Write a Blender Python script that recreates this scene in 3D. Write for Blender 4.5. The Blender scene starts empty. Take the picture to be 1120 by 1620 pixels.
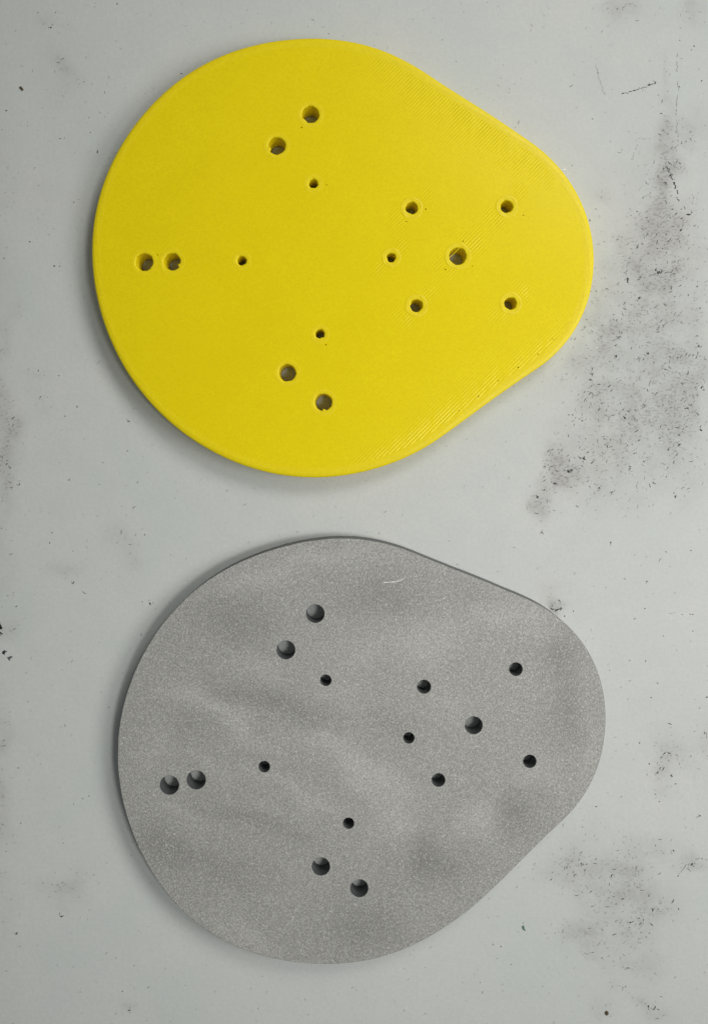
import bpy, math, random
import numpy as np
from mathutils import Vector
from mathutils.geometry import delaunay_2d_cdt
C = bpy.context.scene.collection
rng = np.random.default_rng(7)
random.seed(7)

# ------------------------------------------------------------------ scale
S = 0.0002                 # metres per unit of the survey grid (unit = 1 px of the photo, on the plates' top face)
X0, Y0 = 560.0, 698.0      # foot of the camera
D = 1230.0                 # camera height above the plates' top faces
T = 31.0                   # plate thickness
TK = (D + T) / D           # table lies a thickness lower

# ------------------------------------------------------------------ camera
cd = bpy.data.cameras.new('camera'); cam = bpy.data.objects.new('camera', cd); C.objects.link(cam)
cd.sensor_fit = 'HORIZONTAL'; cd.sensor_width = 36
cd.lens = 36 * D / 1120
cd.shift_y = -112 / 1120
cd.clip_start = 0.01; cd.clip_end = 20
cam.location = (0, 0, (D + T) * S)
bpy.context.scene.camera = cam

# ------------------------------------------------------------------ light
sc = bpy.context.scene
w = bpy.data.worlds.new('World'); sc.world = w; w.use_nodes = True
bg = w.node_tree.nodes['Background']
bg.inputs[0].default_value = (0.95, 1.0, 0.99, 1); bg.inputs[1].default_value = 0.175
sc.view_settings.view_transform = 'Standard'; sc.view_settings.look = 'None'
sc.view_settings.exposure = 0; sc.view_settings.gamma = 1

def P(x, y, z=0.0):        # a point at the plates' top level (z in units, 0 = top face)
    return ((x - X0) * S, (Y0 - y) * S, (T + z) * S)
def Q(x, y, z=0.0):        # a point on the table
    return ((x - X0) * S * TK, (Y0 - y) * S * TK, z * S)

def area(name, px, py, h, aim, size, power, spread, col):
    l = bpy.data.lights.new(name, 'AREA'); o = bpy.data.objects.new(name, l); C.objects.link(o)
    l.shape = 'DISK'; l.size = size * S; l.energy = power; l.color = col; l.spread = math.radians(spread)
    o.location = P(px, py, h)
    d = Vector(Q(*aim)) - Vector(o.location)
    o.rotation_euler = d.to_track_quat('-Z', 'Y').to_euler()
area('standin_lamp', 1700, -900, 1800, (200, 300), 1000, 0.44, 110, (1.0, 0.985, 0.945))  # unseen lamps, added to stand in for the room's light
area('standin_lamp', 1550, 1220, 2200, (100, 1400), 520, 0.20, 90, (1.0, 0.995, 0.97))
area('standin_lamp', 2000, 100, 1300, (500, 300), 900, 0.145, 150, (1.0, 0.99, 0.96))
area('standin_lamp', 2200, 1000, 1500, (-150, 1350), 900, 0.56, 140, (1.0, 0.99, 0.97))

# ------------------------------------------------------------------ helpers
def tag(o, label=None, cat=None, kind=None, group=None):
    if label: o['label'] = label
    if cat: o['category'] = cat
    if kind: o['kind'] = kind
    if group: o['group'] = group
    return o
def mesh_obj(name, vs, fs, mat, parent=None, smooth=None, attrs=None):
    me = bpy.data.meshes.new(name)
    me.from_pydata([tuple(v) for v in vs], [], [tuple(f) for f in fs])
    me.materials.append(mat)
    if smooth is not None:
        me.polygons.foreach_set('use_smooth', np.array(smooth, dtype=bool))
    for k, a in (attrs or {}).items():
        at = me.attributes.new(k, 'FLOAT', 'POINT'); at.data.foreach_set('value', np.asarray(a, dtype=np.float32))
    me.update()
    o = bpy.data.objects.new(name, me); C.objects.link(o)
    if parent: o.parent = parent
    return o
def empty(name, loc):
    o = bpy.data.objects.new(name, None); o.location = loc; C.objects.link(o); o.empty_display_size = 0.01
    return o

class NT:                   # terse node building
    def __init__(s, name):
        s.m = bpy.data.materials.new(name); s.m.use_nodes = True; s.t = s.m.node_tree
        s.b = s.t.nodes['Principled BSDF']
    def n(s, kind, **kw):
        nd = s.t.nodes.new(kind)
        for k, v in kw.items(): setattr(nd, k, v)
        return nd
    def l(s, a, b): s.t.links.new(a, b)
    def val(s, sock, v):
        if hasattr(v, 'is_linked'): s.l(v, sock)
        else: sock.default_value = v
    def math(s, op, a, b=0.0, c=0.0, clamp=False):
        nd = s.n('ShaderNodeMath', operation=op, use_clamp=clamp)
        for i, v in enumerate((a, b, c)): s.val(nd.inputs[i], v)
        return nd.outputs[0]
    def coord(s): return s.n('ShaderNodeTexCoord').outputs['Object']
    def mapping(s, v, scale=(1,1,1), rot=0.0):
        nd = s.n('ShaderNodeMapping'); s.l(v, nd.inputs[0]); nd.inputs['Scale'].default_value = scale
        nd.inputs['Rotation'].default_value = (0, 0, rot); return nd.outputs[0]
    def noise(s, v, scale, detail=3, rough=0.55):
        nd = s.n('ShaderNodeTexNoise'); s.l(v, nd.inputs['Vector']); nd.inputs['Scale'].default_value = scale
        nd.inputs['Detail'].default_value = detail; nd.inputs['Roughness'].default_value = rough; return nd.outputs[0]
    def rmap(s, v, a, b, c=0.0, d=1.0, smooth=False):
        nd = s.n('ShaderNodeMapRange'); nd.interpolation_type = 'SMOOTHSTEP' if smooth else 'LINEAR'
        s.l(v, nd.inputs[0])
        for i, q in enumerate((a, b, c, d)): s.val(nd.inputs[i+1], q)
        return nd.outputs[0]
    def mix(s, f, a, b):
        nd = s.n('ShaderNodeMix', data_type='RGBA')
        s.val(nd.inputs[0], f)
        for i, v in ((6, a), (7, b)):
            if hasattr(v, 'is_linked'): s.l(v, nd.inputs[i])
            else: nd.inputs[i].default_value = (*v, 1)
        return nd.outputs[2]
    def attr(s, name):
        nd = s.n('ShaderNodeAttribute'); nd.attribute_name = name; return nd.outputs['Fac']
    def bump(s, h, dist, strength=1.0, prev=None):
        nd = s.n('ShaderNodeBump'); nd.inputs['Distance'].default_value = dist; s.val(nd.inputs['Strength'], strength)
        s.l(h, nd.inputs['Height'])
        if prev: s.l(prev, nd.inputs['Normal'])
        return nd.outputs[0]

# ------------------------------------------------------------------ materials
def mat_table():
    m = NT('table_laminate'); v = m.coord(); g = m.attr('grime_falloff')
    big = m.noise(v, 22, 3); mid = m.noise(v, 120, 3); fine = m.noise(v, 900, 3, .6)
    c = m.mix(m.rmap(big, .38, .62), (.499, .526, .505), (.531, .537, .515))
    c = m.mix(m.rmap(mid, .38, .68, 0, .35), c, (.475, .497, .480))
    c = m.mix(m.rmap(fine, .35, .75, 0, .42), c, (.43, .44, .43))
    sp = m.noise(m.mapping(v, (1, 1.9, 1), math.radians(-48)), 800, 2, .6)   # pores that hold the dirt
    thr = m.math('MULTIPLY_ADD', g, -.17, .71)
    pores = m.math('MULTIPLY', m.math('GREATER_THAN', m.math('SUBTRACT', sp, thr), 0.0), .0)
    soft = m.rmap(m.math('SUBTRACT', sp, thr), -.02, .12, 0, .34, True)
    smudge_falloff = m.math('MULTIPLY', m.math('MULTIPLY', g, m.rmap(m.noise(v, 160, 4, .65), .3, .7, .35, 1)), .58, clamp=True)
    c = m.mix(smudge_falloff, c, (.27, .255, .245))  # dirt smudges, plus the painted light falloff along the left edge
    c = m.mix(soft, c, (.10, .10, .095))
    m.l(c, m.b.inputs['Base Color'])
    m.b.inputs['Roughness'].default_value = .62; m.b.inputs['Specular IOR Level'].default_value = .3
    n1 = m.bump(m.noise(v, 420, 4, .6),   .0001, .6)
    n2 = m.bump(fine, .00005, .6, prev=n1)
    m.l(n2, m.b.inputs['Normal']); return m.m
def mat_yellow():
    m = NT('yellow_printed_plastic'); v = m.coord()
    r = m.attr('ridge')
    n1 = m.noise(v, 90, 3); n2 = m.noise(v, 1400, 3, .65)
    c = m.mix(m.rmap(n1, .3, .7), (.745, .596, .002), (.775, .624, .003))
    c = m.mix(m.rmap(n2, .35, .7, 0, .75), c, (.68, .528, .002))
    m.l(c, m.b.inputs['Base Color'])
    m.b.inputs['Specular Tint'].default_value = (1.0, .93, .5, 1)
    m.b.inputs['Roughness'].default_value = .32; m.b.inputs['Specular IOR Level'].default_value = .46
    m.b.inputs['Subsurface Weight'].default_value = 0
    sx = m.n('ShaderNodeSeparateXYZ'); m.l(v, sx.inputs[0])
    u = m.math('SUBTRACT', sx.outputs[0], sx.outputs[1])                 # across the filament lines
    u = m.math('MULTIPLY_ADD', m.noise(v, 60, 2), .00018, u)
    ph = m.math('MULTIPLY', u, 2*math.pi/(6.4*S))
    wv = m.math('SINE', ph)
    brk = m.rmap(m.noise(m.mapping(v, (1, .28, 1), math.radians(-45)), 420, 3, .6), .36, .6, .25, 1)
    hgt = m.math('MULTIPLY', m.math('MULTIPLY', wv, r), brk)
    b1 = m.bump(hgt, .00005, 1.0)
    b2 = m.bump(m.noise(v, 1100, 3, .6), .00003, .6, prev=b1)
    m.l(b2, m.b.inputs['Normal']); return m.m
def mat_yellow_plain(name, layered=False):
    m = NT(name); v = m.coord()
    c = m.mix(m.rmap(m.noise(v, 1300, 3, .65), .35, .7), (.765, .615, .003), (.695, .54, .003))
    m.l(c, m.b.inputs['Base Color']); m.b.inputs['Roughness'].default_value = .42
    m.b.inputs['Specular IOR Level'].default_value = .28
    m.l(m.bump(m.noise(v, 1000, 3, .6), .00003, .6), m.b.inputs['Normal']); return m.m
def mat_metal():
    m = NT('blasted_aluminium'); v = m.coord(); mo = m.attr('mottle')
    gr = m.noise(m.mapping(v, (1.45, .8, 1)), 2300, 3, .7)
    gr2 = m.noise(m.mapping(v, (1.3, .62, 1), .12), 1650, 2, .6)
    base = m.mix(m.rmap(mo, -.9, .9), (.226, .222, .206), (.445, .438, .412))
    c = m.mix(m.rmap(gr, .32, .56, .75, 0), base, (.15, .15, .143))
    c = m.mix(m.rmap(gr, .54, .72, 0, .95), c, (.56, .565, .54))
    c = m.mix(m.rmap(gr2, .62, .77, 0, .62), c, (.70, .70, .67))
    m.l(c, m.b.inputs['Base Color'])
    m.b.inputs['Metallic'].default_value = .15; m.b.inputs['Roughness'].default_value = .68
    b1 = m.bump(gr, .00006, .8); b2 = m.bump(gr2, .00006, .5, prev=b1)
    m.l(b2, m.b.inputs['Normal']); return m.m
def mat_bore():
    m = NT('cut_metal'); v = m.coord()
    c = m.mix(m.noise(m.mapping(v, (1, 1, .2)), 900, 2), (.12, .127, .132), (.19, .195, .196))
    m.l(c, m.b.inputs['Base Color']); m.b.inputs['Metallic'].default_value = .6; m.b.inputs['Roughness'].default_value = .6
    m.l(m.bump(m.noise(m.mapping(v, (1, 1, 6)), 800, 2), .00004, .6), m.b.inputs['Normal'])
    return m.m
def mat_flat(name, col, rough=.6, spec=.3, metal=0.0):
    m = NT(name); v = m.coord()
    c = m.mix(m.rmap(m.noise(v, 1800, 2), .35, .7), col, tuple(q*.6 for q in col))
    m.l(c, m.b.inputs['Base Color']); m.b.inputs['Roughness'].default_value = rough
    m.b.inputs['Specular IOR Level'].default_value = spec; m.b.inputs['Metallic'].default_value = metal
    return m.m
def mat_fleck():
    m = NT('grey_dirt'); a = m.attr('tone')
    c = m.mix(a, (.020, .020, .020), (.36, .36, .345))
    m.l(c, m.b.inputs['Base Color']); m.b.inputs['Roughness'].default_value = .8; m.b.inputs['Specular IOR Level'].default_value = .1
    return m.m
M_TABLE, M_YEL, M_BAND, M_METAL = mat_table(), mat_yellow(), mat_yellow_plain('yellow_perimeter_plastic'), mat_metal()
M_FLECK = mat_fleck()

# ------------------------------------------------------------------ table
# dirt survey, led by the left edge's light falloff painted in dark: x, y, rx, ry, amount (grid units on the photograph's table)
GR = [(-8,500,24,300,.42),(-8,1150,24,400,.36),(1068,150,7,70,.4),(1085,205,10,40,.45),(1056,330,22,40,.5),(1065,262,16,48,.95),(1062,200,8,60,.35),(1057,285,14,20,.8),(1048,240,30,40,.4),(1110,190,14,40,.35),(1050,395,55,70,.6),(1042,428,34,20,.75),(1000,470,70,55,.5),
 (958,540,55,45,.55),(1060,560,60,80,.5),(930,640,45,45,.5),(1000,652,70,60,.55),(1085,600,38,90,.55),(884,735,32,42,.8),(905,742,28,20,.8),
 (868,790,14,22,.75),(848,788,8,18,.8),(965,765,80,50,.42),(1060,720,60,60,.4),(992,18,28,30,.8),(1100,8,30,22,.7),(945,308,26,16,.4),(975,285,30,30,.25),(1115,560,20,160,.4),(1010,430,70,70,.3),(980,600,80,100,.3),(1060,690,60,80,.25),(960,720,60,60,.3),(1040,330,50,50,.35),
 (1062,1195,36,40,.62),(1048,1238,24,32,.5),(1110,1175,16,40,.5),(879,966,14,9,1.0),(872,945,20,16,.35),(893,975,8,8,.6),(962,1400,64,74,.55),(1000,1440,64,74,.46),
 (895,1365,42,32,.6),(930,1492,36,22,.55),(1034,1442,9,9,.6),(1092,1366,18,9,.7),(1030,1596,22,8,.6),(965,1585,10,16,.35),(1035,1345,26,18,.35),(993,1378,20,16,.35),(1015,1520,46,64,.36),
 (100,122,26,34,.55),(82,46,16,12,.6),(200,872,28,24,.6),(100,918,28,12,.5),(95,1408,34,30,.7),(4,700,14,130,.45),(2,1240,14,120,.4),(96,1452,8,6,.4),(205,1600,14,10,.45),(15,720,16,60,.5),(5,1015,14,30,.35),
 (58,590,22,16,.2),(70,640,30,20,.15),(960,120,60,50,.12),(880,900,50,40,.2),(1000,900,80,60,.1),(700,690,60,25,.15),(720,660,25,10,.2),(940,480,10,20,.3),(925,520,14,14,.35),(860,610,40,18,.2),
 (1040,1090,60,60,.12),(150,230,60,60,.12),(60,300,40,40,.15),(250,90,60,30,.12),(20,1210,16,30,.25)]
GRa = np.array(GR)
VN = rng.random((64, 64))
def vnoise(x, y, cell, k=0):
    u = np.asarray(x, float)/cell+k*7.3+200; v = np.asarray(y, float)/cell+k*3.1+200
    i = np.floor(u).astype(int); j = np.floor(v).astype(int); fu = u-i; fv = v-j
    fu = fu*fu*(3-2*fu); fv = fv*fv*(3-2*fv)
    g = lambda a, b: VN[a % 64, b % 64]
    return (g(i, j)*(1-fu)+g(i+1, j)*fu)*(1-fv)+(g(i, j+1)*(1-fu)+g(i+1, j+1)*fu)*fv
def grime_falloff_at(x, y):
    x = np.asarray(x, float); y = np.asarray(y, float); s = np.zeros_like(x)
    x, y = x+(vnoise(x, y, 45, 1)-.5)*44+(vnoise(x, y, 16, 2)-.5)*14, y+(vnoise(x, y, 45, 3)-.5)*44+(vnoise(x, y, 16, 4)-.5)*14
    for gx, gy, rx, ry, a in GR:
        s = s + a*np.exp(-((x-gx)/rx)**2 - ((y-gy)/ry)**2)
    s = s*(.45+.75*vnoise(x, y, 30, 5)+.35*vnoise(x, y, 11, 6))
    return np.minimum(s, 1.25)
def table():
    xs = np.concatenate([np.linspace(-900, -150, 10), np.arange(-130, 1260, 7), np.linspace(1280, 2000, 10)])
    ys = np.concatenate([np.linspace(-900, -150, 10), np.arange(-130, 1760, 7), np.linspace(1780, 2500, 10)])
    X, Y = np.meshgrid(xs, ys); nx, ny = len(xs), len(ys)
    vs = np.stack([(X-X0)*S*TK, (Y0-Y)*S*TK, np.zeros_like(X)], -1).reshape(-1, 3)
    g = grime_falloff_at(X, Y).reshape(-1)
    fs = [(j*nx+i, (j+1)*nx+i, (j+1)*nx+i+1, j*nx+i+1) for j in range(ny-1) for i in range(nx-1)]
    n = len(vs); z = -0.02                                # a real board: edges and an underside
    rim = [0, nx-1, ny*nx-1, (ny-1)*nx]
    vs = np.vstack([vs, [(vs[k][0], vs[k][1], z) for k in rim]]); g = np.append(g, [0]*4)
    edge = [list(range(0, nx)), [j*nx+nx-1 for j in range(ny)], list(range(ny*nx-1, (ny-1)*nx-1, -1)), [j*nx for j in range(ny-1, -1, -1)]]
    for k, e in enumerate(edge): fs.append(tuple(e) + (n+(k+1) % 4, n+k))
    fs.append((n, n+1, n+2, n+3))
    o = mesh_obj('table_top', vs, fs, M_TABLE, attrs={'grime_falloff': g})
    tag(o, kind='structure')
table()

# ------------------------------------------------------------------ outlines
R_Y = [354.4,354.5,354.1,353.1,351.4,349.0,345.9,342.1,337.6,332.3,326.4,319.9,313.4,308.0,303.8,300.6,298.4,297.2,296.9,297.5,298.8,301.0,303.9,307.7,311.7,315.9,320.1,324.4,328.8,333.3,337.9,342.6,347.3,352.1,356.9,361.6,366.3,370.9,375.4,379.7,384.0,388.1,392.1,396.0,399.8,403.6,407.2,410.7,414.0,417.2,420.2,423.0,425.6,427.9,430.1,432.1,433.9,435.5,436.9,438.0,438.9,439.4,439.5,439.2,438.4,437.2,435.5,433.5,431.1,428.5,425.7,422.6,419.4,416.0,412.4,408.5,404.2,399.7,394.8,389.7,384.4,379.1,373.8,368.5,363.4,358.5,353.6,348.7,343.9,338.9,333.8,328.6,323.3,318.0,312.8,307.8,303.1,299.0,296.1,294.2,293.2,293.0,293.6,294.9,296.9,299.6,303.0,307.3,312.5,318.3,323.7,328.8,333.6,338.0,341.9,345.3,348.2,350.6,352.4,353.7]
R_G = [344.4,341.6,338.3,334.6,330.2,325.3,319.7,313.7,307.2,301.0,295.8,291.8,288.8,286.9,285.8,285.6,286.0,287.1,288.7,290.9,293.8,297.3,301.0,305.0,309.3,314.0,319.0,324.3,329.8,335.3,340.8,346.3,351.6,356.8,362.0,367.1,372.3,377.6,383.0,388.3,393.7,398.9,403.8,408.3,412.3,415.7,418.6,421.0,422.9,424.3,425.4,426.3,427.0,427.5,427.8,428.0,428.0,427.6,427.0,426.1,424.7,423.0,420.9,418.5,415.8,412.9,409.9,406.6,403.3,399.8,396.2,392.3,388.3,384.0,379.4,374.6,369.8,364.8,359.9,355.2,350.6,346.4,342.4,338.6,334.9,331.3,327.6,323.8,319.9,315.8,311.6,307.5,303.4,299.5,296.2,293.9,292.5,292.0,292.3,293.4,295.2,297.6,300.9,305.0,310.2,316.3,322.5,328.3,333.6,338.4,342.6,346.1,348.7,350.5,351.5,351.7,351.3,350.2,348.7,346.8]
def outline(c, R, n=420):                                # band-limited periodic resampling, then even arc length
    F = np.fft.rfft(np.array(R)); m = 3600
    F2 = np.zeros(m//2+1, complex); F2[:40] = F[:40]
    r = np.fft.irfft(F2, m)*(m/len(R)); t = np.arange(m)*2*np.pi/m
    p = np.stack([c[0]+r*np.cos(t), c[1]+r*np.sin(t)], 1)
    q = np.vstack([p, p[:1]]); L = np.append(0, np.cumsum(np.hypot(*np.diff(q, axis=0).T)))
    s = np.arange(n)*L[-1]/n
    return np.stack([np.interp(s, L, q[:, 0]), np.interp(s, L, q[:, 1])], 1)
def inset(p, d):
    tg = np.roll(p, -1, 0)-np.roll(p, 1, 0); tg /= np.hypot(*tg.T)[:, None]
    nrm = np.stack([-tg[:, 1], tg[:, 0]], 1)               # inward for this winding
    return p+nrm*d
def circle(x, y, r, n, fn=None):
    t = np.arange(n)*2*np.pi/n
    rr = r*np.ones(n) if fn is None else fn(t)
    return np.stack([x+rr*np.cos(t), y+rr*np.sin(t)], 1)
def inside(p, poly):
    x, y = p[:, 0], p[:, 1]; r = np.zeros(len(p), bool); q = np.roll(poly, -1, 0)
    for (x1, y1), (x2, y2) in zip(poly, q):
        if y1 != y2:
            k = (y1 > y) != (y2 > y)
            r ^= k & (x < (x2-x1)*(y-y1)/(y2-y1)+x1)
    return r
def sheet(loops, step):                                   # triangulated face: loops[0] outline, others holes
    pts = []; edges = []
    for lp in loops:
        k = len(pts); n = len(lp); pts += [tuple(q) for q in lp]
        edges += [(k+i, k+(i+1) % n) for i in range(n)]
    lo, hi = loops[0].min(0), loops[0].max(0)
    gx, gy = np.meshgrid(np.arange(lo[0], hi[0], step), np.arange(lo[1], hi[1], step))
    g = np.stack([gx.ravel(), gy.ravel()], 1)+rng.uniform(-.2, .2, (gx.size, 2))*step
    g = g[inside(g, inset(loops[0], step*.5))]
    for lp in loops[1:]:
        c = lp.mean(0); r = np.hypot(*(lp-c).T).max()
        g = g[np.hypot(*(g-c).T) > r+step*.35]
    pts += [tuple(q) for q in g]
    vo, _, fo, ov, _, _ = delaunay_2d_cdt([Vector(q) for q in pts], edges, [], 0, 1e-5)
    vo = np.array([tuple(q) for q in vo]); fo = np.array([f[:3] for f in fo])
    cen = vo[fo].mean(1); keep = inside(cen, loops[0])
    for lp in loops[1:]: keep &= ~inside(cen, lp)
    idx = {}
    for i, o in enumerate(ov):
        for k in o: idx[k] = i
    ring = []; k = 0
    for lp in loops: ring.append([idx[k+i] for i in range(len(lp))]); k += len(lp)
    return vo, fo[keep], ring

def W(c, p, z):                                            # plate-local coordinates (origin at the plate's base)
    return np.stack([(p[:, 0]-c[0])*S, (c[1]-p[:, 1])*S, (T+np.broadcast_to(z, len(p)))*S], 1)

def skin(rings, skip=()):                                   # quads between successive rings of equal count
    n = len(rings[0]); fs = []
    for a in range(len(rings)-1):
        if a in skip: continue                              # a doubled ring: a crease, no faces
        for i in range(n):
            j = (i+1) % n; fs.append((a*n+i, a*n+j, (a+1)*n+j, (a+1)*n+i))
    return fs

# ------------------------------------------------------------------ yellow printed plate
CY = (584.66, 406.01)
HY = [(490.8,180.1,13.4),(437.7,229.7,13.5),(228,414,13.6),(271.9,413.6,13.4),(454.2,589.6,13.4),(511.4,636.3,13.6),(724,404.6,13.4),
      (651,328.4,9.5),(801.5,326,9.6),(658.4,483,9.8),(807.5,479.5,9.5),(495.5,289.6,7.0),(382.3,411.8,7.2),(618.5,406.8,7.2),(506,528,7.2)]
NOTCH = {1: (158, 3.2, .20), 3: (24, 3.6, .19), 5: (84, 3.4, .22), 0: (133, 1.8, .38), 13: (165, 1.5, .25), 14: (70, 1.3, .4), 7: (120, .9, .4), 9: (200, 1.2, .3)}
PITS = [(249.2,410.5,1.2),(249.4,416,1.5),(249.3,402.5,1.0),(477.2,200.6,1.3),(673.6,330,1.3),(643.2,349.6,1.1),(704.6,425.6,1.2),(747.5,420.5,1.0),(516.4,291.6,1.0),
        (290.6,421.5,1.0),(515.5,545,1.2),(733,381,1.1),(828,340,1.0)]
def plate_yellow():
    T = 37.0; k_ = (D-(T-31.0))/D                       # a little thicker than the metal plate
    def W(c, p, z):
        return np.stack([(p[:, 0]-c[0])*S*k_, (c[1]-p[:, 1])*S*k_, (T+np.broadcast_to(z, len(p)))*S], 1)
    root = empty('plastic_plate', ((CY[0]-X0)*S*k_, (Y0-CY[1])*S*k_, 0))
    tag(root, 'yellow 3D printed plastic plate with rounded pear outline and drilled holes', 'plate')
    o = outline(CY, R_Y); BW = 15.0
    o = inset(o, -1.3*np.hypot(o[:, 0]-X0, o[:, 1]-Y0)[:, None]/640)   # the rolled edge stands a little outside the seen outline
    n = len(o); t = np.arange(n)/n
    # ---- body
    lp = inset(o, BW)
    loops = [lp]; col = []
    for (x, y, r) in HY:
        R = r+(8.0 if r > 12 else 8.6); col.append(R); loops.append(circle(x, y, R, 56))
    def free(x, y, r):
        return all(math.hypot(x-a, y-b) > R+r+.7 for (a, b, _), R in zip(HY, col)) and not any(math.hypot(x-l[:,0].mean(), y-l[:,1].mean()) < r+2.4 for l in loops[16:])
    pits = [p for p in PITS]
    lp18 = inset(o, BW+3.0)
    for i in range(0, n, 7):                               # little gaps where the infill turns at the lower right edge
        x, y = lp18[i]
        if x > 680 and y > 520 and rng.random() < .75: pits.append((x+rng.normal(0, .8), y+rng.normal(0, .8), rng.uniform(.7, 1.25)))
    for x, y, r in pits:
        if free(x, y, r): loops.append(circle(x, y, r, 8, lambda q, r=r: r*(1+.25*np.sin(2*q+x))))
    npit = len(loops)-1-len(HY)
    vo, fo, ring = sheet(loops, 5.0)
    # height: the face dips a little towards each collar
    V = [tuple(q) for q in W(CY, vo, 0.0)]; a = np.array(V); Fc = [tuple(int(i) for i in f) for f in fo]
    nz = np.cross(a[fo[:, 1]]-a[fo[:, 0]], a[fo[:, 2]]-a[fo[:, 0]])[:, 2]
    Fc = [f if z > 0 else f[::-1] for f, z in zip(Fc, nz)]
    src = [vo]
    for k, l in enumerate(loops):
        pr = ([(.04, -.05), (.04, -T+.5)] if k == 0 else [(-.04, -.05), (-.04, -T+.5)]) if k <= len(HY) else [(.2, -1.0), (.45, -7.0)]
        prev = ring[k]
        for d, z in pr:
            q = inset(l, d) if k == 0 or k > len(HY) else inset(l, d)
            b = len(V); V += [tuple(s) for s in W(CY, q, z)]; src.append(q); cur = list(range(b, b+len(l)))
            for i in range(len(l)):
                j = (i+1) % len(l); f = (prev[i], prev[j], cur[j], cur[i]); Fc.append(f if k == 0 else f[::-1])
            prev = cur
        if k > len(HY): Fc.append(tuple(prev))
    src = np.vstack(src)
    # how strongly the filament lines stand out
    x, y = src[:, 0], src[:, 1]
    dm = np.full(len(src), 1e9)
    oo = o[::2]
    for i in range(0, len(src), 4000):
        dd = np.hypot(src[i:i+4000, 0, None]-oo[None, :, 0], src[i:i+4000, 1, None]-oo[None, :, 1]); dm[i:i+4000] = dd.min(1)
    dm -= BW
    right = np.clip((x-420)/330, 0, 1)
    ur = np.clip((x-540)/120, 0, 1)*np.clip((330-y)/70, 0, 1); lr = np.clip((x-520)/90, 0, 1)*np.clip((y-470)/80, 0, 1)
    rd = .05+.12*right + 1.0*ur*np.exp(-(dm/42)**2) + .6*lr*np.exp(-(dm/16)**2) + 0.12*lr*np.exp(-(dm/60)**2)
    for (hx, hy, r), R in zip(HY, col):
        amp = .75 if hx > 560 else .16
        u = ((x-hx)-(y-hy))/math.sqrt(2); v = ((x-hx)+(y-hy))/math.sqrt(2)      # u: towards upper right
        rd += amp*np.exp(-(v/ (R*.95))**2)*np.exp(-((np.abs(u)-R-9)/15)**2)
    rd += .5*np.exp(-(((x-790)-(360-y)*0-0)/1e9)**2)*np.exp(-(((x-760)+(y-370)-0)/26)**2)*np.exp(-(((x-760)-(y-370))/70)**2)
    mesh_obj('plate_body', V, Fc, M_YEL, root, smooth=[False]*len(Fc), attrs={'ridge': np.clip(rd, 0, 1.1)})
    # ---- perimeter band, laid down as its own strings
    wob = lambda s, k: .22*np.sin(2*np.pi*t*k+s)+.15*np.sin(2*np.pi*t*(k*2.7//1)+2*s)
    prof = [(BW+.02, -T+.5), (BW+.02, -.01), (BW+.02, -.01), (BW-1.6, 0), (BW-3.4, .05), (BW-5.0, -.02), (BW-6.5, 0), (BW-8.0, -.08), (BW-9.4, -.25), (BW-10.6, -.45), (BW-11.8, -.75), (BW-12.8, -1.1), (BW-13.7, -1.6), (.6, -2.1), (.1, -2.9), (0, -4.0), (0, -6.0)]
    zz = -8.5
    while zz > -T+2: prof += [(.35, zz), (0, zz-1.2)]; zz -= 2.4   # printed layers down the side
    prof += [(.3, -T+.3)]
    rings = [W(CY, inset(o, d)+0, z+(.4*wob(d, 31) if -1 < z < .4 and d < BW-2 else 0)) for d, z in prof]
    V = np.vstack(rings); f = skin(rings, (1,)); f += [((len(prof)-1)*n+i, (len(prof)-1)*n+(i+1) % n, (i+1) % n, i) for i in range(n)]
    mesh_obj('edge_band', V, f, M_BAND, root, smooth=[False]*n+[True]*(len(f)-2*n)+[False]*n)
    # ---- collars round the holes
    for k, (hx, hy, r) in enumerate(HY):
        R = col[k]; N = 72; rel = .4 if hx < 560 else 1.0; th = np.arange(N)*2*np.pi/N; s = k*1.7
        inner = r+.28*np.sin(3*th+s)+.22*np.sin(7*th+2*s)+.12*np.sin(13*th+s)
        if k in NOTCH:
            a, dep, wd = NOTCH[k]; da = (th-math.radians(a)+np.pi) % (2*np.pi)-np.pi
            inner -= dep*np.clip(1.25-(np.abs(da)/wd)**2, 0, 1)
        def ring_(f_, z):                               # f_: 0 at the bore, 1 at the outer edge
            rr = inner+(R+.02-inner)*f_; zz = z*(rel if z > -.3 else 1)+(.12*rel*np.sin(5*th+s+f_*4) if z > -1.2 else 0)
            return W(CY, np.stack([hx+rr*np.cos(th), hy+rr*np.sin(th)], 1), zz)
        bore = r+.25+.2*np.sin(4*th+s); tap = 1.0 if r < 9 else 1.6
        def ringb(z):
            b_ = bore+tap*z/T
            return W(CY, np.stack([hx+b_*np.cos(th), hy+b_*np.sin(th)], 1), z+0*th)
        rings = [ring_(1, -T+.4), ring_(1, -.02), ring_(1, -.12), ring_(.9, .08), ring_(.8, .28), ring_(.62, .2), ring_(.5, -.12), ring_(.4, .1), ring_(.22, -.1), ring_(.08, -.6), ring_(0, -1.6), ring_(0, -3.4)]
        zz = -5.0
        while zz > -T+2: rings += [ringb(zz)]; zz -= 3.0
        rings += [ringb(-T+.3)]
        f = skin(rings, (1,)); m = (len(rings)-1)*N
        f = [q[::-1] for q in f] + [(i, (i+1) % N, m+(i+1) % N, m+i) for i in range(N)]
        mesh_obj('hole_collar', np.vstack(rings), f, M_BAND, root, smooth=[False]*N+[True]*(len(f)-2*N)+[False]*N)
    # ---- loose string across the big hole
    a, b = np.array((710.2, 407.0)), np.array((727.0, 390.6)); pts = [a+(b-a)*q+np.array((.6, .5))*math.sin(q*3.1) for q in np.linspace(0, 1, 9)]
    V = []; N = 6
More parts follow.
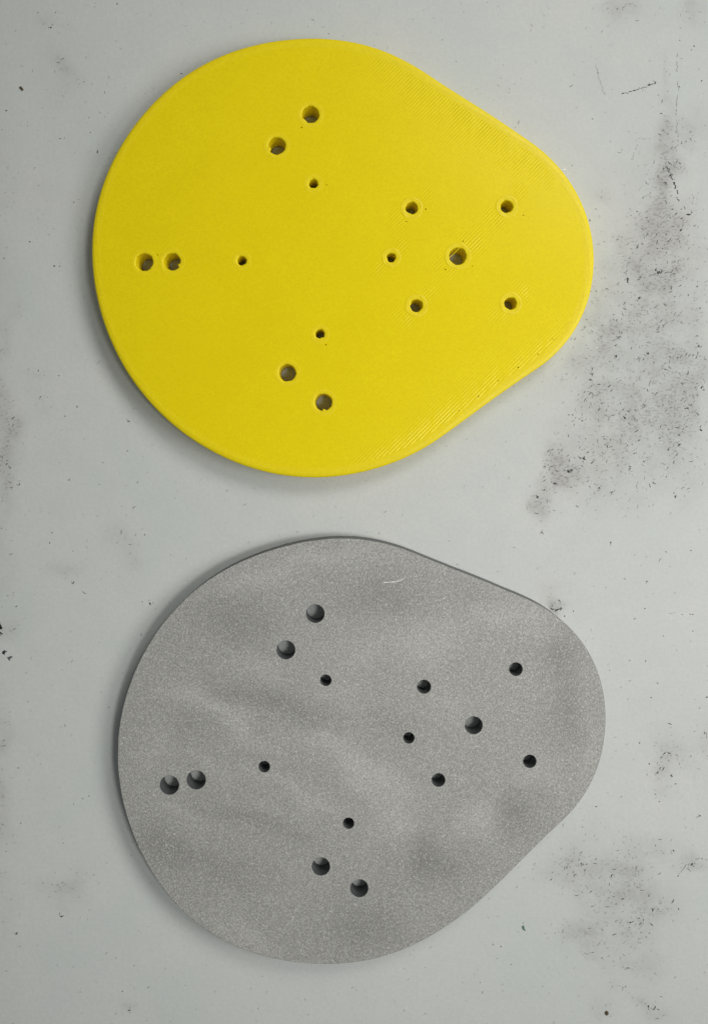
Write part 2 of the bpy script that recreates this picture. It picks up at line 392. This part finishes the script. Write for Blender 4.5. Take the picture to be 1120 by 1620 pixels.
    for q in pts:
        for i in range(N):
            an = i*2*math.pi/N; d = .55
            V.append(((q[0]-CY[0]+.707*d*math.cos(an))*S*k_, (CY[1]-q[1]-.707*d*math.cos(an))*S*k_, (T-2.0+d*math.sin(an))*S))
    f = [(k*N+i, k*N+(i+1) % N, (k+1)*N+(i+1) % N, (k+1)*N+i) for k in range(8) for i in range(N)]
    f += [tuple(range(N)), tuple(range(8*N+N-1, 8*N-1, -1))]
    mesh_obj('filament_strand', V, f, M_BAND, root)
plate_yellow()

# ------------------------------------------------------------------ grey metal plate
CG = (611.26, 1171.67)
HG = [(498.8,971,14.5),(452.3,1028.4,14.7),(268,1242.6,15.1),(310.4,1234.3,15.0),(507.6,1371.6,14.3),(568.3,1406,14.1),(749.3,1147.9,14.0),
      (670.7,1086.8,10.9),(816,1059,10.6),(693.6,1234.6,10.6),(838,1205,10.4),(515.4,1076.6,8.9),(418,1213.4,9.0),(646.8,1167.9,8.8),(551.4,1303,8.8)]
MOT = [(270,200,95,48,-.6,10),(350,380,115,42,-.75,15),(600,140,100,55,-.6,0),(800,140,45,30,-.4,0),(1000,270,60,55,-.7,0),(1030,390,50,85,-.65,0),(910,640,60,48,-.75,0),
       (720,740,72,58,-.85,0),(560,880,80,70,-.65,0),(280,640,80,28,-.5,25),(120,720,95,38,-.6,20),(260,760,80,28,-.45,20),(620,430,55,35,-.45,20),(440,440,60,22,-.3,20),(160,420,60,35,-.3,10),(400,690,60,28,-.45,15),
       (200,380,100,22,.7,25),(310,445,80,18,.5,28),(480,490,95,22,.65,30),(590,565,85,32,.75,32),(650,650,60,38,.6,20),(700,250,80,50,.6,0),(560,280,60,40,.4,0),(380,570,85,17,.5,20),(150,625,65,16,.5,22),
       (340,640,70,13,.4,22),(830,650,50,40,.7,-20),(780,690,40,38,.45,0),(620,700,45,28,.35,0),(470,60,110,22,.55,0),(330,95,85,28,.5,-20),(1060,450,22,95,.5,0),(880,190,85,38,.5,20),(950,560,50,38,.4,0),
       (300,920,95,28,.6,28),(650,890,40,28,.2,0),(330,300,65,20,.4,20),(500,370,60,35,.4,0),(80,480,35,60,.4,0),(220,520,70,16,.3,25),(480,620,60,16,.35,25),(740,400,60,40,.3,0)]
def plate_grey():
    root = empty('metal_plate', ((CG[0]-X0)*S, (Y0-CG[1])*S, 0))
    tag(root, 'grey bead blasted metal plate with sharp edge and dark round holes', 'plate')
    o = outline(CG, R_G)
    ii = np.arange(len(o)); jit = .5*np.clip(vnoise(ii, 0*ii, 3.3, 4)-.72, 0, 1)*3+.25*(vnoise(ii, 0*ii+9, 1.7, 5)-.5)   # worn, slightly nicked edge
    loops = [inset(o, .8+jit[:, None])]+[circle(x, y, r+.35, 64) for x, y, r in HG]
    vo, fo, ring = sheet(loops, 7.0)
    V = [tuple(q) for q in W(CG, vo, 0.0)]; a = np.array(V); Fc = [tuple(int(i) for i in f) for f in fo]
    nz = np.cross(a[fo[:, 1]]-a[fo[:, 0]], a[fo[:, 2]]-a[fo[:, 0]])[:, 2]
    Fc = [f if z > 0 else f[::-1] for f, z in zip(Fc, nz)]; sm = [False]*len(Fc); src = [vo]
    nick = np.zeros(len(o))
    for k, l in enumerate(loops):
        pr = [(-.45, -.25), (-.7, -.8), (-.72, -1.8), (-.72, -T+2), (-.7, -T+1.0), (-.2, -T+.2)] if k == 0 else [(.3, -.35), (.35, -.8), (.35, -1.6), (.35, -T/2), (.35, -T+.2)]
        prev = ring[k]
        for d, z in pr:
            q = inset(l, d); b = len(V); V += [tuple(s) for s in W(CG, q, z)]; src.append(q); cur = list(range(b, b+len(l)))
            for i in range(len(l)):
                j = (i+1) % len(l); f = (prev[i], prev[j], cur[j], cur[i]); Fc.append(f if k == 0 else f[::-1]); sm.append(True)
            prev = cur
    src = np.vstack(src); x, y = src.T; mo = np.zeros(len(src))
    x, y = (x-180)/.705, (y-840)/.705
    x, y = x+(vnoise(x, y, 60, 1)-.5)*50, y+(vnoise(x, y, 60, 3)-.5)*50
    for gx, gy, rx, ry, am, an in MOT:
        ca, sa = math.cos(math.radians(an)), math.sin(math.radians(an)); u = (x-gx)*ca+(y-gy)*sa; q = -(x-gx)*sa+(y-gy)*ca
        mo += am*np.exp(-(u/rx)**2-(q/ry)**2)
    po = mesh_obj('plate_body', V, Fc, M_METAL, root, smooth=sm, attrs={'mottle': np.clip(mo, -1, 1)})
    po.data.materials.append(mat_bore())
    po.data.polygons.foreach_set('material_index', np.array(sm, dtype=np.int32))
    # bright curved scratch: a thin raised burr
    pts = [(606.5,921.8),(610,921.6),(613.5,921.7),(617,921.4),(621,920.9),(625,920.6),(629,919.9),(633,918.6),(636.5,917.0),(639.5,914.8),(642,912.6)]
    wd = [1.0,.9,.45,.7,.9,.6,.65,.8,.7,.55,.15]; V = []
    for i, (p, q) in enumerate(zip(pts, wd)):
        d = np.array(pts[min(i+1, 10)])-np.array(pts[max(i-1, 0)]); d = d/np.hypot(*d); nn = np.array((-d[1], d[0]))
        for s, z in ((-1, .02), (0, .35*q+.05), (1, .02)):
            e = np.array(p)+nn*s*q; V.append(((e[0]-CG[0])*S, (CG[1]-e[1])*S, (T+z)*S))
    f = [(i*3+j, i*3+j+1, i*3+j+4, i*3+j+3) for i in range(10) for j in (0, 1)]
    so = mesh_obj('scratch', V, f, mat_flat('bare_bright_metal', (.93, .91, .86), .35, .5, .3), root)
    so['label'] = 'short bright curved scratch'
plate_grey()

# ------------------------------------------------------------------ loose dirt on the table
def on_plate(x, y):
    p = np.stack([x, y], 1)
    return inside(p, outline(CY, R_Y, 120)) | inside(p, outline(CG, R_G, 120))
def chip(name, pts, h, mat, label, cat):
    """a thin torn flake lying on the table: outline in grid units, bulged top"""
    c = np.mean(pts, 0); n = len(pts); V = []
    for k, z in ((1.0, .04), (1.0, h*.6), (.55, h)):
        for p in pts:
            q = c+(np.array(p)-c)*k; V.append(Q(q[0], q[1], z*(1 if k == 1 else .8+.4*rng.random())))
    f = [(a*n+i, a*n+(i+1) % n, (a+1)*n+(i+1) % n, (a+1)*n+i) for a in (0, 1) for i in range(n)]+[tuple(range(2*n, 3*n)), tuple(range(n-1, -1, -1))]
    org = Q(c[0], c[1]); V = [(v[0]-org[0], v[1]-org[1], v[2]) for v in V]
    o = mesh_obj(name, V, f, mat); o.location = org
    return tag(o, label, cat)
BLK = mat_flat('black_paint', (.012, .013, .015), .5); GRY = mat_flat('dark_grey_paint', (.11, .105, .115), .6)
GRN = mat_flat('green_paint', (.10, .19, .16), .5); BRN = mat_flat('brown_rust', (.10, .065, .03), .8)
chip('paint_chip', [(-5,983),(0,986),(2,990),(3.9,993.2),(3.2,995.3),(0,995.8),(-5,996)], 1.2, BLK, 'largest black paint chip cut off by the left edge of the picture', 'paint chip')
chip('paint_chip', [(-3,1000.5),(1,1000),(2.6,1001.5),(4.6,1003),(3.8,1004.2),(2.2,1003),(1.2,1001.8),(-.5,1002.4),(-3,1003)], 1.0, BLK, 'thin bent black sliver just below the largest black chip', 'paint chip')
chip('paint_chip', [(-3,1005),(-.2,1004.8),(1.2,1004.3),(1,1005.8),(-.4,1006.6),(-3,1007)], .8, BLK, 'tiny black crumb under the bent black sliver at the left edge', 'paint chip')
chip('paint_chip', [(3,1033.2),(4.6,1032.8),(4.0,1030.6),(5.6,1030.4),(7.2,1028.6),(8.2,1029),(7.2,1031.2),(9.8,1029.8),(11.6,1030.4),(9,1032.2),(7.4,1033.2),(7.8,1036),(6,1035.4)], 1.0, BLK, 'ragged black splinter flake above the dark grey flake', 'paint chip')
chip('paint_chip', [(11.6,1039.8),(15,1039.4),(17.4,1038),(20.2,1039),(18,1041.4),(15.4,1042.6),(16.6,1045.2),(14.4,1045),(12.8,1042.4)], .8, GRY, 'torn dark grey triangular flake near the left edge', 'paint chip')
chip('paint_chip', [(825.6,1466),(828,1464.6),(829.4,1467),(829.8,1470),(831.8,1473.6),(828,1472),(826,1469.4)], .9, GRN, 'small dark green paint chip below the grey metal plate', 'paint chip')
chip('dirt_crumb', [(956.8,1601.8),(959.6,1599.8),(962.4,1602),(962.2,1605.4),(959.4,1607.2),(957.2,1605)], 2.0, BRN, 'brown dirt crumb near the bottom edge of the table', 'crumb')
chip('dirt_crumb', [(30.6,137.6),(33,135.8),(36,138.4),(37.4,141.6),(35.4,143),(32.6,140.4)], 1.8, BRN, 'brown dirt crumb beside the top left corner', 'crumb')

# flecks: many thin bent streaks of dried dirt, denser where the table is grimy
HAND = [(937,187,1.8),(968,141,1.2),(985,147,2),(1003,142,2.2),(1026,134,2.4),(1037,130,2.4),(1098,72,2),(1094,78,1.6),(1075,63,1.6),(1028,95,1.2),(1074,137,1.8),(1110,127,2),(1085,223,1.8),(1068,233,1.6),(933,348,2.2),(1008,334,2),(1016,385,2),(1009,392,1.8),(1040,393,2),(1048,393,1.8),(1078,330,1.6),(1089,338,3.4),(1076,363,3),(943,330,1.8),(956,382,1.6),(1053,289,3.2),(1066,288,2.6),(1062,276,2.8),(1068,297,2.4),(1071,312,2),
 (993,441,3.4),(993,445,2.4),(1011,471,3.2),(1062,456,2.8),(1041,430,4.2),(1046,430,3),(960,456,1.8),(943,460,1.8),(978,461,1.6),(1103,453,2.2),(1108,487,2),(977,534,2.6),(974,546,2.2),(975,563,3),(1025,560,2.6),(1018,568,2),(1105,547,2.8),(1116,569,2),(1072,566,2.2),(937,591,2.6),(1110,613,2.6),(993,651,2.6),(989,660,3),(1049,640,2),(1094,640,2.2),(906,656,2),(900,656,1.8),(921,665,2.2),(1109,680,3),(927,694,1.8),(924,726,4),(918,724,2.6),(899,746,4.4),(904,744,3),(877,765,3.2),(861,738,2.4),(970,711,2),(1019,730,2.2),(996,738,2.4),(904,770,2.2),(948,772,2.2),(968,778,2.4),(1074,703,3),(1058,711,2.4),(1066,780,2),(1069,786,2.4),(861,775,2.4),(850,787,3),
 (858,842,2.6),(966,858,2),(1093,871,1.8),(989,916,1.6),(958,929,1.4),(1068,938,1.4),(907,967,2),(1004,980,2),(1079,972,1.8),(1092,972,1.8),(1096,972,2),(1096,999,1.8),(1050,1006,1.8),(1021,1046,2),(996,1045,1.6),(964,1061,1.6),(1040,1081,2),(1030,1104,1.8),(1118,1103,2.2),(1012,1176,2),(1115,1160,2.6),(874,964,3.4),(881,966,3.6),(888,963,2.4),(893,975,2.2),
 (1027,1209,2),(1040,1222,2.6),(1062,1227,2.2),(1068,1240,2),(1037,1258,2.2),(1043,1269,1.6),(1063,1228,2.2),(1107,1291,2.6),(983,1261,1.6),(943,1276,2.2),(921,1309,2),(920,1367,2.2),(1065,1347,2.6),(1094,1368,3.4),(1090,1376,2.2),(1027,1418,2.2),(1034,1441,3.2),(1073,1439,2.2),(997,1461,2.4),(1014,1476,1.8),(1027,1478,1.8),(953,1472,1.8),(938,1508,1.8),(952,1516,1.8),(993,1532,2.6),(990,1562,1.8),(985,1563,1.6),(1046,1578,2),(1035,1597,4),(1026,1593,3),(828,1461,1.4),
 (10,174,2.2),(80,42,2.6),(88,19,1.6),(186,5,2),(60,19,1.8),(143,208,1.8),(154,240,2.4),(117,320,2),(47,382,2),(287,116,2.2),(95,219,2),(133,128,1.6),(86,420,2.2),(94,420,1.8),(61,586,2),(93,594,2),(122,643,2),(103,658,1.8),(203,667,2.4),(31,767,2.4),(109,760,2.2),(218,763,1.8),(202,713,1.8),(79,859,2),(82,843,1.8),(229,846,1.8),(116,872,1.6),(116,922,2.6),(225,952,1.8),(238,954,2.6),(172,1119,1.6),(2,836,1.8),
 (33,1303,1.8),(141,1260,1.8),(131,1264,1.6),(117,1273,1.4),(100,1335,1.4),(149,1385,1.6),(169,1366,1.6),(25,1477,2.6),(97,1450,3),(10,1537,1.6),(194,1570,2),(212,1529,1.8),(205,1600,2.8),(235,1563,1.8),(29,1216,1.8),(700,62,1.4),(722,96,1.4),(520,52,1.8),(640,1600,1.4),(760,1555,1.6),(808,1527,1.6),(793,1498,1.8),(780,1495,2)]
def flecks():
    V, Fc, tone = [], [], []
    def streak(x, y, L, wd, ang, tn, bend):
        m = 4; k = len(V); px = x-math.cos(ang)*L/2; py = y-math.sin(ang)*L/2; a = ang-bend
        for i in range(m+1):
            u = i/m; ww = wd*(math.sin(math.pi*(u*.86+.07))**.7)*rng.uniform(.55, 1.15)
            nx, ny = -math.sin(a), math.cos(a)
            V.append(Q(px+nx*ww, py+ny*ww, .10)); V.append(Q(px-nx*ww, py-ny*ww, .10)); tone.extend((tn, tn))
            px += math.cos(a)*L/m; py += math.sin(a)*L/m; a += 2*bend/m+rng.normal(0, .3)
        for i in range(m): q = k+2*i; Fc.append((q, q+2, q+3, q+1))
    N = 110000
    x = rng.uniform(-20, 1140, N); y = rng.uniform(-20, 1640, N)
    d = grime_falloff_at(x, y); lump = vnoise(x, y, 18, 9)
    keep = rng.random(N) < (.012+.34*np.clip(d-.08, 0, .8)*(.3+.9*lump))
    x, y, d = x[keep], y[keep], d[keep]
    ok = ~on_plate(x, y); x, y, d = x[ok], y[ok], d[ok]
    for i in range(len(x)):
        big = rng.random() < .05+.2*d[i]
        ang = rng.choice([-.85, -.85, -.85, .6])+rng.normal(0, .3)
        L = rng.uniform(2.0, 5.4)*(1.5 if big else 1)
        streak(x[i], y[i], L, rng.uniform(.28, .60)*(1.5 if big else 1), ang, float(np.clip(rng.normal(.76, .13)-(.3 if big else 0)-.25*min(d[i], 1), .05, .97)), rng.normal(0, .22))
    for hx, hy, r in HAND:
        r *= .86
        ang = rng.choice([-.85, .5])+rng.normal(0, .5)
        streak(hx, hy, r*1.8, r*.55, ang, rng.uniform(.05, .45), rng.normal(0, .4))
        if r > 1.9:
            for _ in range(3): streak(hx+rng.normal(0, r), hy+rng.normal(0, r), r*rng.uniform(.8, 1.6), r*.25, rng.uniform(-3, 3), rng.uniform(.2, .6), .3)
    def line(pts, wd, tn, prob):                         # broken scored lines
        for (ax, ay), (bx, by) in zip(pts[:-1], pts[1:]):
            Ln = math.hypot(bx-ax, by-ay); m = max(1, int(Ln/3.2)); an = math.atan2(by-ay, bx-ax)
            for i in range(m):
                if rng.random() < prob: u = (i+.5)/m; streak(ax+(bx-ax)*u+rng.normal(0, .35), ay+(by-ay)*u+rng.normal(0, .35), 4.2, wd*rng.uniform(.6, 1.2), an, min(.95, tn+rng.normal(0, .1)), 0)
    line([(984,147),(1003,142),(1020,137),(1037,130)], .8, .3, .95)
    line([(942,102),(946,115),(950,130),(957,150)], .45, .72, .95)
    line([(1071,66),(1071,110),(1073,140),(1069,175),(1072,210),(1070,240)], .6, .7, .6)
    line([(1054,262),(1060,276),(1066,288),(1071,300),(1074,310)], 1.5, .3, .7)
    line([(1005,222),(1010,219),(1030,219),(1036,220)], .4, .8, .8)
    line([(1010,225),(1003,240),(1000,252)], .5, .75, .6)
    line([(1046,426),(1052,431),(1062,430),(1068,424),(1074,430)], .7, .35, .9)
    line([(1058,445),(1062,434),(1072,431)], .5, .45, .8)
    line([(1038,521),(1050,513),(1064,507),(1080,492)], .6, .5, .75)
    line([(930,614),(938,609),(945,606)], .6, .5, .9)
    line([(1055,971),(1062,970),(1070,969)], .45, .6, .9)
    line([(1086,1368),(1078,1378),(1072,1388)], .6, .5, .8); line([(1100,1360),(1112,1359),(1120,1361)], .6, .4, .9)
    line([(918,1507),(926,1510),(938,1508)], .5, .6, .9)
    line([(965,857),(968,863)], .7, .4, 1)
    o = mesh_obj('dirt_flecks', V, Fc, M_FLECK, attrs={'tone': tone})
    tag(o, 'fine dark grey dirt flecks scattered thickest on the right of the table', 'dirt', 'stuff')
    # pale scuffs and glinting dust
    V, Fc, tone = [], [], []
    for hx, hy, r in [(893.5,267.5,1.6),(944.6,549.8,1.3),(1046,700,.8),(660,1590,.8)]: streak(hx, hy, r*1.7, r*.8, rng.uniform(-1, 1), 1, 0)
    o = mesh_obj('dust_grains', V, Fc, mat_flat('white_dust', (.95, .95, .93), .4, .5), attrs={'tone': tone})
    tag(o, 'a few glinting white dust grains by the edge of the yellow plate', 'dust', 'stuff')
flecks()
